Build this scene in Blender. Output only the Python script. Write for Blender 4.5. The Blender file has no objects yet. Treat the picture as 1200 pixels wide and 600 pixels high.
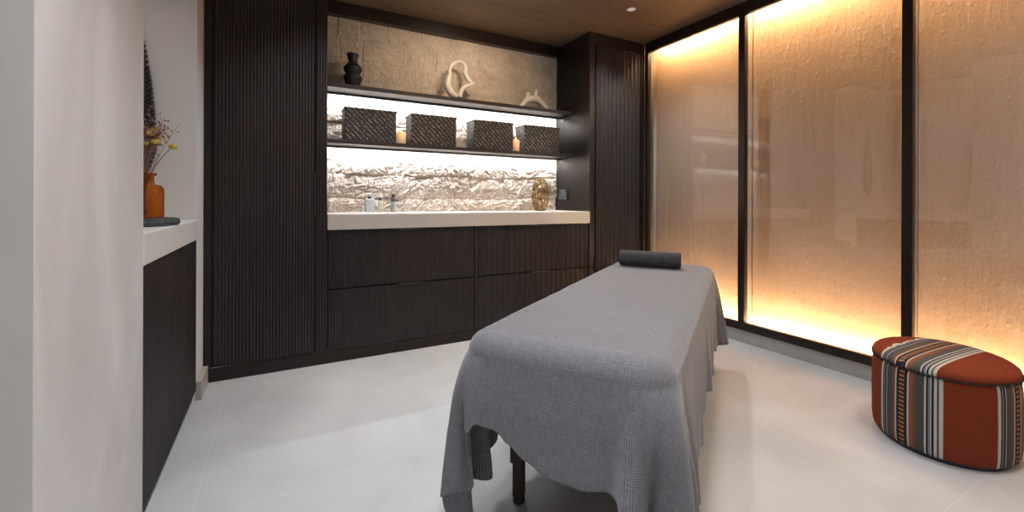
import bpy, bmesh, math, random
from mathutils import Vector, Matrix, noise
random.seed(7)
sc = bpy.context.scene
C = sc.collection
PI = math.pi

# ------------------------------------------------------------------ helpers
def col3(c): return (c[0], c[1], c[2], 1)

def new_mat(name):
    m = bpy.data.materials.new(name); m.use_nodes = True
    nt = m.node_tree
    b = nt.nodes.get('Principled BSDF')
    return m, nt, b

def N(nt, t, **kw):
    n = nt.nodes.new(t)
    for k, v in kw.items(): setattr(n, k, v)
    return n

def tex_coord(nt, scale=(1, 1, 1), kind='Object', rot=(0, 0, 0)):
    tc = N(nt, 'ShaderNodeTexCoord'); mp = N(nt, 'ShaderNodeMapping')
    mp.inputs['Scale'].default_value = scale
    mp.inputs['Rotation'].default_value = rot
    nt.links.new(tc.outputs[kind], mp.inputs['Vector'])
    return mp.outputs['Vector']

def noise_node(nt, vec, scale, detail=4, rough=.55, dist=0):
    n = N(nt, 'ShaderNodeTexNoise'); n.inputs['Scale'].default_value = scale
    n.inputs['Detail'].default_value = detail; n.inputs['Roughness'].default_value = rough
    n.inputs['Distortion'].default_value = dist
    nt.links.new(vec, n.inputs['Vector'])
    return n.outputs['Fac']

def ramp(nt, fac, stops):
    r = N(nt, 'ShaderNodeValToRGB')
    while len(r.color_ramp.elements) > 1: r.color_ramp.elements.remove(r.color_ramp.elements[-1])
    for i, (p, c) in enumerate(stops):
        e = r.color_ramp.elements[0] if i == 0 else r.color_ramp.elements.new(p)
        e.position = p; e.color = col3(c)
    nt.links.new(fac, r.inputs['Fac'])
    return r.outputs['Color']

def bump(nt, b, height, strength=.3, dist=.01, prev=None):
    n = N(nt, 'ShaderNodeBump'); n.inputs['Strength'].default_value = strength
    n.inputs['Distance'].default_value = dist
    nt.links.new(height, n.inputs['Height'])
    if prev is not None: nt.links.new(prev, n.inputs['Normal'])
    nt.links.new(n.outputs['Normal'], b.inputs['Normal'])
    return n.outputs['Normal']

def math_node(nt, op, a, b=None):
    n = N(nt, 'ShaderNodeMath', operation=op)
    for i, v in enumerate((a, b)):
        if v is None: continue
        if isinstance(v, (int, float)): n.inputs[i].default_value = v
        else: nt.links.new(v, n.inputs[i])
    return n.outputs[0]

def mix_col(nt, fac, a, b, mode='MIX'):
    n = N(nt, 'ShaderNodeMix', data_type='RGBA', blend_type=mode)
    for idx, v in ((0, fac), (6, a), (7, b)):
        if isinstance(v, (int, float)): n.inputs[idx].default_value = v
        elif isinstance(v, tuple): n.inputs[idx].default_value = col3(v)
        else: nt.links.new(v, n.inputs[idx])
    return n.outputs[2]

def simple(name, col, rough=.5, metal=0, var=.12, scale=8, stretch=(1, 1, 1), bmp=0, spec=.5):
    m, nt, b = new_mat(name)
    v = tex_coord(nt, stretch)
    f = noise_node(nt, v, scale)
    c = ramp(nt, f, [(.25, tuple(x*(1-var) for x in col)), (.75, tuple(min(1, x*(1+var)) for x in col))])
    nt.links.new(c, b.inputs['Base Color'])
    b.inputs['Roughness'].default_value = rough; b.inputs['Metallic'].default_value = metal
    b.inputs['Specular IOR Level'].default_value = spec
    if bmp: bump(nt, b, f, bmp, .01)
    return m

def emit(name, col, strength):
    m, nt, b = new_mat(name)
    b.inputs['Base Color'].default_value = col3(col)
    b.inputs['Emission Color'].default_value = col3(col)
    b.inputs['Emission Strength'].default_value = strength
    return m

def thin_glass(name, tint, refl_rough=.02, refl=None, tintvar=None, ior=1.5):
    m = bpy.data.materials.new(name); m.use_nodes = True
    nt = m.node_tree; nt.nodes.clear()
    out = N(nt, 'ShaderNodeOutputMaterial'); mx = N(nt, 'ShaderNodeMixShader')
    tr = N(nt, 'ShaderNodeBsdfTransparent'); gl = N(nt, 'ShaderNodeBsdfGlossy')
    gl.inputs['Roughness'].default_value = refl_rough
    tr.inputs['Color'].default_value = col3(tint)
    if tintvar:
        v = tex_coord(nt, tintvar[1]); f = noise_node(nt, v, tintvar[2], 3)
        c = ramp(nt, f, [(.35, tintvar[0]), (.62, tint)])
        nt.links.new(c, tr.inputs['Color'])
    lw = N(nt, 'ShaderNodeLayerWeight'); lw.inputs['Blend'].default_value = .5
    r0 = .025 if refl is None else refl
    k = math_node(nt, 'MULTIPLY', math_node(nt, 'POWER', lw.outputs['Facing'], 5), 1-r0)
    nt.links.new(math_node(nt, 'ADD', k, r0), mx.inputs[0])
    nt.links.new(tr.outputs[0], mx.inputs[1]); nt.links.new(gl.outputs[0], mx.inputs[2])
    nt.links.new(mx.outputs[0], out.inputs['Surface'])
    return m

def obj(name, bm, mat, parent=None, smooth=False):
    me = bpy.data.meshes.new(name)
    bmesh.ops.recalc_face_normals(bm, faces=bm.faces[:])
    if smooth:
        for f in bm.faces: f.smooth = True
    bm.to_mesh(me); bm.free()
    o = bpy.data.objects.new(name, me); C.objects.link(o)
    if mat: me.materials.append(mat)
    if parent: o.parent = parent
    return o

def thing(name, label, cat, loc=(0, 0, 0), rz=0, group=None):
    o = bpy.data.objects.new(name, None); C.objects.link(o)
    o.empty_display_size = .05
    o.location = loc; o.rotation_euler = (0, 0, rz)
    return tag(o, label, cat, group)

def tag(o, label, cat, group=None):
    o['label'] = label; o['category'] = cat
    if group: o['group'] = group
    return o

def struct(name, bm, mat, smooth=False):
    o = obj(name, bm, mat, None, smooth); o['kind'] = 'structure'; return o

def box(bm, x0, x1, y0, y1, z0, z1, bev=0, seg=2):
    b2 = bmesh.new()
    bmesh.ops.create_cube(b2, size=1)
    for v in b2.verts:
        v.co = Vector((x0 if v.co.x < 0 else x1, y0 if v.co.y < 0 else y1, z0 if v.co.z < 0 else z1))
    if bev: bmesh.ops.bevel(b2, geom=b2.edges[:], offset=bev, segments=seg, affect='EDGES', profile=.5)
    me = bpy.data.meshes.new('t'); b2.to_mesh(me); b2.free(); bm.from_mesh(me); bpy.data.meshes.remove(me)
    return bm

def bx(*a, **k): return box(bmesh.new(), *a, **k)

def lathe(bm, prof, cx=0, cy=0, seg=40, lobes=0, lobe_amp=0, twist=0, cap=True):
    rings = []
    z0 = prof[0][1]
    for r, z in prof:
        ring = []
        for i in range(seg):
            a = 2*PI*i/seg
            rr = r*(1 + lobe_amp*math.cos(lobes*a + twist*(z-z0))) if lobes else r
            ring.append(bm.verts.new((cx+rr*math.cos(a), cy+rr*math.sin(a), z)))
        rings.append(ring)
    for a, b in zip(rings, rings[1:]):
        for i in range(seg):
            bm.faces.new((a[i], a[(i+1) % seg], b[(i+1) % seg], b[i]))
    if cap:
        bm.faces.new(rings[0][::-1]); bm.faces.new(rings[-1])
    return bm

def smooth_prof(pts, n=8):
    out = []
    P = [pts[0]] + list(pts) + [pts[-1]]
    for i in range(1, len(P)-2):
        for k in range(n):
            t = k/n
            out.append(tuple(.5*((2*P[i][j]) + (-P[i-1][j]+P[i+1][j])*t + (2*P[i-1][j]-5*P[i][j]+4*P[i+1][j]-P[i+2][j])*t*t
                       + (-P[i-1][j]+3*P[i][j]-3*P[i+1][j]+P[i+2][j])*t**3) for j in range(len(P[i]))))
    out.append(tuple(pts[-1]))
    return out

def tube(bm, path, rad, seg=10, flat=1.0):
    """path: list of 3d points, rad: number or list"""
    P = [Vector(p) for p in path]; n = len(P)
    R = rad if isinstance(rad, (list, tuple)) else [rad]*n
    up = Vector((0, 1, 0)); rings = []
    prev = None
    for i in range(n):
        t = (P[min(i+1, n-1)]-P[max(i-1, 0)]).normalized()
        if prev is None:
            a = t.orthogonal().normalized()
        else:
            a = (prev - t*prev.dot(t)).normalized()
        prev = a; b = t.cross(a)
        rings.append([bm.verts.new(P[i] + (a*math.cos(2*PI*k/seg) + b*math.sin(2*PI*k/seg))*R[i]) for k in range(seg)])
    for q, w in zip(rings, rings[1:]):
        for k in range(seg): bm.faces.new((q[k], q[(k+1) % seg], w[(k+1) % seg], w[k]))
    bm.faces.new(rings[0][::-1]); bm.faces.new(rings[-1])
    return bm

def ball(bm, c, r, sub=2, scale=(1, 1, 1)):
    res = bmesh.ops.create_icosphere(bm, subdivisions=sub, radius=1)
    for v in res['verts']: v.co = Vector((c[0]+v.co.x*r*scale[0], c[1]+v.co.y*r*scale[1], c[2]+v.co.z*r*scale[2]))
    return bm

def reeded(x0, x1, yf, z0, z1, period, thick=.018, depth=.006, seg=8, axis='x', sign=1):
    """board with a reeded (half round) front; axis x: front faces -y at yf; axis y: front faces +x at yf"""
    bm = bmesh.new()
    n = max(1, round((x1-x0)/period)); p = (x1-x0)/n
    pts = []
    for i in range(n):
        for k in range(seg):
            t = k/seg
            h = depth*(1-abs(math.cos(PI*t))**1.6)
            pts.append((x0+p*(i+t), h))
    pts.append((x1, 0))
    def P(a, h, z):
        return (a, yf+depth-h, z) if axis == 'x' else (yf-depth+h, a, z)
    def B(a, z):
        return (a, yf+thick, z) if axis == 'x' else (yf-thick, a, z)
    lo = [bm.verts.new(P(a, h, z0)) for a, h in pts]; hi = [bm.verts.new(P(a, h, z1)) for a, h in pts]
    bl = [bm.verts.new(B(x0, z0)), bm.verts.new(B(x1, z0))]; bh = [bm.verts.new(B(x0, z1)), bm.verts.new(B(x1, z1))]
    for i in range(len(pts)-1): bm.faces.new((lo[i], lo[i+1], hi[i+1], hi[i]))
    bm.faces.new((bl[1], bl[0], bh[0], bh[1]))
    bm.faces.new((bl[0], lo[0], hi[0], bh[0])); bm.faces.new((lo[-1], bl[1], bh[1], hi[-1]))
    bm.faces.new(lo[::-1]+[bl[0], bl[1]][::1]); bm.faces.new(hi+[bh[1], bh[0]])
    return bm

def copy_tree(o, parent=None):
    c = o.copy(); C.objects.link(c); c.parent = parent
    for ch in list(o.children): copy_tree(ch, c)
    return c

# ------------------------------------------------------------------ materials
def wood_dark(name, base=(.021, .0162, .0158), rough=.42):
    m, nt, b = new_mat(name)
    v = tex_coord(nt, (40, 40, 1.4))
    f = noise_node(nt, v, 3.0, 5, .6)
    c = ramp(nt, f, [(.3, tuple(x*.6 for x in base)), (.7, tuple(x*1.5 for x in base))])
    nt.links.new(c, b.inputs['Base Color'])
    b.inputs['Roughness'].default_value = rough; b.inputs['Specular IOR Level'].default_value = .35
    bump(nt, b, f, .12, .002)
    return m
M = {}
M['wood'] = wood_dark('dark_stained_oak')
M['wood_flat'] = wood_dark('dark_oak_frame', (.014, .010, .0095), .42)
M['trim'] = wood_dark('brown_black_trim', (.016, .0095, .0075), .3)
M['shelf'] = wood_dark('brown_shelf', (.028, .019, .016), .45)
M['black'] = simple('black_plastic', (.012, .012, .013), .35)
M['pull'] = simple('dark_bronze_pull', (.10, .085, .08), .35, .6)
M['counter'] = simple('cream_composite', (.50, .445, .40), .38, 0, .03, 5)
M['ledge'] = simple('cream_ledge', (.68, .64, .60), .45, 0, .03, 5)
M['baseboard'] = simple('beige_stone_skirting', (.42, .37, .33), .5, 0, .15, 14)
M['plinthstone'] = simple('grey_beige_stone_plinth', (.36, .34, .31), .5, 0, .10, 12)

def plaster(name, a, b2, sc_, bs=.15):
    m, nt, b = new_mat(name)
    v = tex_coord(nt, (1, 1, .45))
    f = noise_node(nt, v, sc_, 5, .55, .6)
    g = noise_node(nt, tex_coord(nt), 30, 4)
    c = ramp(nt, f, [(.3, a), (.7, b2)])
    nt.links.new(c, b.inputs['Base Color']); b.inputs['Roughness'].default_value = .75
    bump(nt, b, math_node(nt, 'ADD', f, math_node(nt, 'MULTIPLY', g, .25)), bs, .01)
    return m
M['plaster'] = plaster('trowelled_plaster', (.50, .475, .455), (.66, .64, .62), 2.6)
M['paint'] = plaster('white_paint', (.72, .69, .66), (.74, .71, .68), 3, .03)

def floor_mat():
    m, nt, b = new_mat('large_grey_tiles')
    v = tex_coord(nt)
    f = noise_node(nt, v, 2.2, 7, .6, .8)
    c = ramp(nt, f, [(.28, (.42, .415, .415)), (.5, (.475, .47, .472)), (.74, (.53, .527, .53))])
    g = noise_node(nt, v, 1.3, 3, .5, 2.2)
    vein = math_node(nt, 'ABSOLUTE', math_node(nt, 'SUBTRACT', g, .5))
    vr = ramp(nt, vein, [(0, (1, 1, 1)), (.006, (0, 0, 0))])
    g2 = noise_node(nt, v, 1.7, 2, .5, .3)
    msk = ramp(nt, g2, [(.56, (0, 0, 0)), (.66, (.35, .35, .35))])
    veinf = mix_col(nt, 1.0, vr, msk, 'MULTIPLY')
    c = mix_col(nt, veinf, c, (.70, .69, .68))
    sx = N(nt, 'ShaderNodeSeparateXYZ'); nt.links.new(v, sx.inputs[0])
    js = []
    for k, (off, per) in enumerate(((.25, 1.2), (-.59, 1.2))):
        a = math_node(nt, 'ADD', sx.outputs[k], off+per*10)
        a = math_node(nt, 'MODULO', a, per)
        js.append(math_node(nt, 'LESS_THAN', a, .004))
    j = math_node(nt, 'MAXIMUM', js[0], js[1])
    j = math_node(nt, 'MULTIPLY', j, .25)
    c = mix_col(nt, j, c, (.68, .67, .66))
    nt.links.new(c, b.inputs['Base Color'])
    r = ramp(nt, f, [(.3, (.36,)*3), (.7, (.5,)*3)])
    nt.links.new(r, b.inputs['Roughness'])
    b.inputs['Specular IOR Level'].default_value = .35
    return m
M['floor'] = floor_mat()

def ceiling_mat():
    m, nt, b = new_mat('oak_ceiling_planks')
    v = tex_coord(nt)
    br = N(nt, 'ShaderNodeTexBrick'); nt.links.new(v, br.inputs['Vector'])
    br.inputs['Scale'].default_value = 1; br.inputs['Brick Width'].default_value = 1.9
    br.inputs['Row Height'].default_value = .19; br.inputs['Mortar Size'].default_value = .0015
    br.inputs['Color1'].default_value = (.8, .8, .8, 1); br.inputs['Color2'].default_value = (1, 1, 1, 1)
    br.inputs['Mortar'].default_value = (.45, .45, .45, 1); br.offset = .37
    f = noise_node(nt, tex_coord(nt, (1.2, 22, 1)), 3, 6, .65, .4)
    c = ramp(nt, f, [(.3, (.10, .062, .036)), (.7, (.19, .125, .075))])
    c = mix_col(nt, 1.0, c, br.outputs['Color'], 'MULTIPLY')
    nt.links.new(c, b.inputs['Base Color']); b.inputs['Roughness'].default_value = .42
    bump(nt, b, f, .08, .003)
    return m
M['ceiling'] = ceiling_mat()

def stone_mat():
    m, nt, b = new_mat('split_face_limestone')
    v = tex_coord(nt)
    f = noise_node(nt, v, 7, 8, .65, .5)
    c = ramp(nt, f, [(.25, (.46, .37, .285)), (.5, (.57, .485, .40)), (.75, (.66, .59, .51))])
    g = noise_node(nt, tex_coord(nt, (1, 1, .5)), 60, 4, .6)
    c = mix_col(nt, .35, c, ramp(nt, g, [(.35, (.45, .40, .34)), (.65, (1, 1, 1))]), 'MULTIPLY')
    nt.links.new(c, b.inputs['Base Color']); b.inputs['Roughness'].default_value = .85
    bump(nt, b, math_node(nt, 'ADD', g, f), .5, .006); b.inputs['Specular IOR Level'].default_value = .1
    return m
M['stone'] = stone_mat()

def backing_mat():
    m, nt, b = new_mat('rippled_gauze_backing')
    f = noise_node(nt, tex_coord(nt, (1, 22, 3.0)), 4.0, 4, .6, .6)
    f2 = noise_node(nt, tex_coord(nt, (1, 60, 14)), 5.0, 3, .6, .2)
    vo = N(nt, 'ShaderNodeTexVoronoi'); nt.links.new(tex_coord(nt, (1, 1.5, 1.0)), vo.inputs['Vector'])
    vo.inputs['Scale'].default_value = 19; vo.inputs['Randomness'].default_value = 1
    sp = ramp(nt, vo.outputs['Distance'], [(0, (1, 1, 1)), (.34, (0, 0, 0))])
    c = ramp(nt, f2, [(.3, (.31, .245, .212)), (.7, (.44, .36, .31))])
    nt.links.new(c, b.inputs['Base Color'])
    b.inputs['Roughness'].default_value = .5
    h = math_node(nt, 'ADD', math_node(nt, 'MULTIPLY', f2, .8), math_node(nt, 'MULTIPLY', f, .8))
    nb = bump(nt, b, h, .6, .006)
    bump(nt, b, sp, .35, .006, nb)
    return m
M['backing'] = backing_mat()
M['pane'] = thin_glass('front_glass', (.97, .97, .96), .015, .055)

def blanket_mat():
    m, nt, b = new_mat('grey_waffle_weave')
    tc = N(nt, 'ShaderNodeTexCoord'); uv = tc.outputs['UV']
    sx = N(nt, 'ShaderNodeSeparateXYZ'); nt.links.new(uv, sx.inputs[0])
    # period of 6 mm threads both ways
    a = math_node(nt, 'SINE', math_node(nt, 'MULTIPLY', sx.outputs[0], 2*PI/.0050))
    d = math_node(nt, 'SINE', math_node(nt, 'MULTIPLY', sx.outputs[1], 2*PI/.0056))
    w = math_node(nt, 'MULTIPLY', math_node(nt, 'ADD', a, d), .25)
    w = math_node(nt, 'ADD', w, .5)
    mp1 = N(nt, 'ShaderNodeMapping'); mp1.inputs['Scale'].default_value = (330, 26, 1); nt.links.new(uv, mp1.inputs['Vector'])
    mp2 = N(nt, 'ShaderNodeMapping'); mp2.inputs['Scale'].default_value = (26, 330, 1); nt.links.new(uv, mp2.inputs['Vector'])
    s1 = noise_node(nt, mp1.outputs[0], 1, 2); s2 = noise_node(nt, mp2.outputs[0], 1, 2)
    f = math_node(nt, 'ADD', math_node(nt, 'MULTIPLY', s1, .5), math_node(nt, 'MULTIPLY', s2, .5))
    f = math_node(nt, 'ADD', math_node(nt, 'MULTIPLY', w, .35), math_node(nt, 'MULTIPLY', f, .65))
    c = ramp(nt, f, [(.36, (.085, .081, .092)), (.5, (.135, .130, .145)), (.64, (.22, .212, .232))])
    nt.links.new(c, b.inputs['Base Color']); b.inputs['Roughness'].default_value = .9
    b.inputs['Sheen Weight'].default_value = .25
    b.inputs['Sheen Roughness'].default_value = .5
    bump(nt, b, f, .35, .004)
    return m
M['blanket'] = blanket_mat()
M['towel'] = simple('charcoal_terry', (.050, .047, .050), .95, 0, .35, 90, (1, 1, 1), .6)
M['vinyl'] = simple('brown_vinyl', (.07, .045, .035), .45)
M['tablewood'] = wood_dark('table_dark_wood', (.03, .018, .013), .5)
M['amber'] = thin_glass('amber_glass', (.90, .50, .13), .03, .03, ((.62, .24, .04), (1, 1, .25), 26))
M['smoky'] = thin_glass('bronze_tinted_glass', (.92, .83, .66), .03, .06, ((.50, .38, .22), (1, 1, .25), 60))
M['clear'] = thin_glass('clear_glass', (.95, .93, .88), .03, .05)
M['slate'] = simple('slate', (.05, .052, .055), .6, 0, .4, 40, bmp=.5)
M['ceramic'] = simple('cream_ceramic', (.66, .58, .48), .6, 0, .1, 20)
M['ceramic_white'] = simple('chalk_white_ceramic', (.70, .64, .57), .55, 0, .12, 20)
M['blackclay'] = simple('black_clay', (.018, .016, .016), .5, 0, .3, 20)
M['bead'] = simple('dark_wood_bead', (.022, .014, .012), .4)
M['stem'] = simple('dry_stem', (.20, .19, .12), .8)
M['yellow'] = simple('yellow_flower', (.62, .46, .08), .85, 0, .3, 120, bmp=.5)
M['pink'] = simple('dusty_pink_spray', (.30, .13, .11), .85, 0, .3, 60)

def basket_mat():
    m, nt, b = new_mat('woven_dark_rope')
    v = tex_coord(nt, (1, 1, 1))
    wv = N(nt, 'ShaderNodeTexWave', wave_type='BANDS', bands_direction='DIAGONAL')
    wv.inputs['Scale'].default_value = 16; wv.inputs['Distortion'].default_value = 2.6
    wv.inputs['Detail'].default_value = 2; wv.inputs['Detail Scale'].default_value = 4
    nt.links.new(v, wv.inputs['Vector'])
    f = noise_node(nt, v, 75, 2)
    k = math_node(nt, 'MULTIPLY', wv.outputs['Fac'], f)
    c = ramp(nt, k, [(.20, (.008, .006, .005)), (.40, (.040, .028, .020)), (.62, (.24, .185, .13))])
    nt.links.new(c, b.inputs['Base Color']); b.inputs['Roughness'].default_value = .6
    return m
M['basket'] = basket_mat()

def stripe_mat(name, kind):
    """striped kilim upholstery; kind 'side' -> U is the metres round the side, 'top' -> U across the band"""
    m, nt, b = new_mat(name)
    tc = N(nt, 'ShaderNodeTexCoord')
    sx = N(nt, 'ShaderNodeSeparateXYZ'); nt.links.new(tc.outputs['UV'], sx.inputs[0])
    u = sx.outputs[0]; v = sx.outputs[1]
    r = N(nt, 'ShaderNodeValToRGB'); r.color_ramp.interpolation = 'CONSTANT'
    terra = (.19, .034, .012); cream = (.50, .46, .40); grey = (.075, .07, .07); brown = (.13, .075, .05)
    black = (.022, .02, .024); blue = (.17, .185, .23); rust = (.24, .085, .045)
    stops = [(0, terra), (.015, cream), (.046, black), (.06, blue), (.078, black), (.10, cream), (.108, grey),
             (.17, brown), (.20, rust), (.215, cream), (.232, black), (.345, cream), (.362, rust), (.40, brown),
             (.43, grey), (.50, cream), (.512, black), (.53, blue), (.548, cream), (.555, black), (.575, cream), (.60, grey),
             (.615, cream), (.645, terra)]
    # band occupies 0..~.65 of the colour ramp, the plain ground the rest
    while len(r.color_ramp.elements) > 1: r.color_ramp.elements.remove(r.color_ramp.elements[-1])
    for i, (p, c_) in enumerate(stops):
        e = r.color_ramp.elements[0] if i == 0 else r.color_ramp.elements.new(p)
        e.position = p; e.color = col3(c_)
    nt.links.new(u, r.inputs['Fac'])
    c = r.outputs['Color']
    # ladder motif of orange dashes inside the black stripe (u .255 - .325)
    inb = math_node(nt, 'MULTIPLY', math_node(nt, 'GREATER_THAN', u, .262), math_node(nt, 'LESS_THAN', u, .318))
    dash = math_node(nt, 'GREATER_THAN', math_node(nt, 'SINE', math_node(nt, 'MULTIPLY', v, 2*PI/.018)), .0)
    mo = math_node(nt, 'MULTIPLY', inb, dash)
    c = mix_col(nt, mo, c, (.36, .15, .06))
    f = noise_node(nt, tex_coord(nt, (1, 1, 1)), 160, 2)
    c = mix_col(nt, .55, c, ramp(nt, f, [(.3, (.62, .62, .62)), (.7, (1.0, 1.0, 1.0))]), 'MULTIPLY')
    nt.links.new(c, b.inputs['Base Color']); b.inputs['Roughness'].default_value = .85
    bump(nt, b, f, .4, .003); b.inputs['Specular IOR Level'].default_value = .15
    return m
M['kilim'] = stripe_mat('striped_kilim', 'side')

# ------------------------------------------------------------------ measures
YB, XG, XL = 3.004, 3.049, -.365
ZC = 2.5316
YN = 3.53
XP = 2.395           # inner face of niche side panel

# ------------------------------------------------------------------ shell
struct('floor', bx(-2.6, XG+.25, -2.4, YN+.2, -.10, 0), M['floor'])
struct('ceiling', bx(-2.6, XG+.25, -2.4, YN+.2, ZC, ZC+.1), M['ceiling'])

bm = bmesh.new()
box(bm, -1.5, XL, 1.035, 1.72, 0, ZC)
struct('wall_left', bm, M['plaster'])
bm = bmesh.new()
box(bm, -1.5, -1.05, 1.722, 2.768, 0, ZC)          # back of the alcove
struct('wall_alcove', bm, M['paint'])
bm = bmesh.new()
box(bm, -1.5, -.372, 2.77, YB+.2, 0, ZC)
struct('wall_left_end', bm, M['paint'])
bm = bmesh.new()
box(bm, -.372, -.346, 2.765, YB-.001, 0, .10, .003)
struct('baseboard_left', bm, M['baseboard'])
bm = bmesh.new()
box(bm, XG-.002, XG+.07, -2.4, YB+.03, 0, .0915, .002)
struct('baseboard_right', bm, M['plinthstone'])
bm = bmesh.new()
box(bm, XG+.14, XG+.25, -2.4, YN+.2, 0, ZC)
struct('wall_right', bm, M['paint'])

# ---- stone wall (heightfield) ---------------------------------------------
def stone_wall():
    bm = bmesh.new()
    x0, x1, z0, z1 = .10, XP+.0, .94, 2.5
    nx, nz = 470, 330
    courses = [.90, 1.06, 1.25, 1.43, 1.63, 1.80, 1.97, 2.13, 2.30, 2.46, 2.62]
    rnd = random.Random(3)
    joints = []
    for ci in range(len(courses)):
        x = x0 - rnd.random()*.3; js = []
        while x < x1+.4:
            js.append(x); x += rnd.uniform(.16, .42)
        joints.append(js)
    blk = {}
    rows = []
    for j in range(nz+1):
        z = z0+(z1-z0)*j/nz; row = []
        for i in range(nx+1):
            x = x0+(x1-x0)*i/nx
            rough = 1.0 if z < 1.66 else max(.24, 1-(z-1.66)/.10*.76)
            wz = z + .022*noise.noise(Vector((x*3.1, 0, z*2)))*(.4+.6*rough) + .008*noise.noise(Vector((x*14, 5, z*9)))
            ci = 0
            while ci < len(courses)-2 and courses[ci+1] < wz: ci += 1
            dz = min(wz-courses[ci], courses[ci+1]-wz)
            wx = x + .008*noise.noise(Vector((x*9, 9, z*14)))
            js = joints[ci]; k = 0
            while k < len(js)-2 and js[k+1] < wx: k += 1
            dx = min(wx-js[k], js[k+1]-wx)
            key = (ci, k)
            if key not in blk: blk[key] = (rnd.uniform(-1, 1), rnd.uniform(-.06, .06), rnd.uniform(-.12, .12))
            o_, tx, tz = blk[key]
            h = .010*o_*(.35+.65*rough) + (tx*(wx-js[k]) + tz*(wz-courses[ci]))*.35*rough
            # joint grooves
            g = min(1, dz/.012); g2 = min(1, dx/.008)
            h -= (.008*rough*(.5+noise.noise(Vector((x*4, 1, ci*3.)))) + .002)*(1-g)**1.2 + (.0075)*(1-g2)
            s = Vector((x*55, 7, z*70))
            q1 = noise.noise(Vector((x*8, 0, z*11+noise.noise(Vector((x*3, 1, z*3)))*2))); q2 = noise.noise(Vector((x*17+q1*3, 3, z*21+q1*3))); q3 = noise.noise(Vector((x*36+q2*2, 6, z*44+q2*3)))
            h += rough*(.006*q1 + .0115*(.5-abs(q2)*1.6) + .0065*(.5-abs(q3)*1.5) + .0035*noise.noise(s) + .002*noise.noise(s*2.1))
            h += (1-rough)*(.0035*noise.noise(Vector((x*38, 2, z*14))) + .003*noise.noise(Vector((x*8, 4, z*8))) + .003*noise.noise(s*.8))
            h += rough*.006*math.sin(PI*min(1, max(0, (wz-courses[ci])/(courses[ci+1]-courses[ci]))))
            row.append(bm.verts.new((x, YN-.012-h, z)))
        rows.append(row)
    for a, b in zip(rows, rows[1:]):
        for i in range(nx): bm.faces.new((a[i], a[i+1], b[i+1], b[i]))
    # back slab closes the wall
    bk = [bm.verts.new(p) for p in ((x0, YN+.15, z0), (x1, YN+.15, z0), (x1, YN+.15, z1), (x0, YN+.15, z1))]
    bm.faces.new(bk)
    bm.faces.new([r[0] for r in rows] + [bk[3], bk[0]])
    bm.faces.new([r[-1] for r in rows] + [bk[2], bk[1]])
    bm.faces.new(rows[0] + [bk[1], bk[0]]); bm.faces.new(rows[-1] + [bk[2], bk[3]])
    return bm
w = struct('wall_back', stone_wall(), M['stone'])
for p in w.data.polygons: p.use_smooth = True
struct('trim_1', bx(.285, XP-.001, YN-.075, YN+.02, 2.434, ZC-.001, .003), M['trim'])

# ------------------------------------------------------------------ joinery
PB = YB+.006         # carcass front plane, fronts stand 4 mm proud
struct('trim_2', bx(-.352, XG-.012, YB-.002, YB+.016, .001, .075, .001), M['trim'])

def door_pull(z0, z1, x, par):
    return obj('finger_pull', bx(x-.006, x+.006, YB-.003, YB+.02, z0, z1, .002), M['black'], par)

# tall cabinet left of niche
t = thing('tall_cabinet', 'tall dark cabinet with fine reeded door, left of the lit stone niche', 'cabinet', (-.04, YB, 0), 0)
def loc_(o, t): o.location = (-t.location.x, -t.location.y, -t.location.z); return o
bm = bx(-.368, .279, YB+.022, YN+.10, .078, ZC-.002)
box(bm, -.368, -.334, YB, YB+.022, .078, ZC-.002)
loc_(obj('carcass', bm, M['wood_flat'], t), t)
loc_(obj('door', reeded(-.324, .199, YB-.001, .088, ZC-.004, .0175, .020, .0035), M['wood'], t), t)
loc_(obj('filler_panel', reeded(.215, .279, YB-.001, .088, ZC-.004, .0160, .020, .0035), M['wood'], t), t)
loc_(door_pull(.95, 1.22, .207, t), t)

# tall cabinet right of niche
t = thing('tall_cabinet', 'tall dark cabinet with wide reeded door, between stone niche and glowing panels', 'cabinet', (2.7, YB, 0), 0)
bm = bx(XP, XG-.004, YB+.022, YN+.10, .078, ZC-.002)
box(bm, XP, 2.448, YB, YB+.022, .078, ZC-.002)
box(bm, 2.448, XG-.004, YB, YB+.022, 2.428, ZC-.002)
box(bm, 3.005, XG-.004, YB, YB+.022, .078, 2.428)
loc_(obj('carcass', bm, M['wood_flat'], t), t)
loc_(obj('door', reeded(2.475, 3.0, YB-.004, .088, 2.424, .046, .024, .013, 12), M['wood'], t), t)
loc_(door_pull(.955, 1.157, 2.468, t), t)

# worktop
tag(obj('worktop', bx(.2805, 2.393, YB-.012, YN-.03, .855, .957, .004), M['counter']),
    'long cream composite worktop under the rough stone wall', 'worktop')

def base_unit(x0, x1, period, depth, label, hx):
    t = thing('base_cabinet', label, 'cabinet', ((x0+x1)/2, YB, 0), 0, None)
    loc_(obj('carcass', bx(x0, x1, YB+.024, YN-.04, .078, .852), M['wood_flat'], t), t)
    for z0, z1, hz in ((.479, .846, .84), (.084, .468, .462)):
        d = loc_(obj('drawer', reeded(x0+.004, x1-.006, YB-.001, z0, z1, period, .022, depth), M['wood'], t), t)
        hw = .076 if z0 > .3 else .076
        obj('finger_pull', bx(hx-hw, hx+hw, YB-.008, YB+.012, hz+.004, hz+.011, .001), M['pull'], d)
    return t
base_unit(.282, 1.31, 0.0175, .0035, 'dark two-drawer cabinet with narrow reeding, under left half of worktop', .816)
base_unit(1.336, XP-.003, 0.05, .009, 'dark two-drawer cabinet with broad reeding, behind the massage table', 1.885)
struct('trim_3', bx(1.312, 1.334, YB+.001, YB+.03, .078, .852, .001), M['shelf'])

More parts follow.
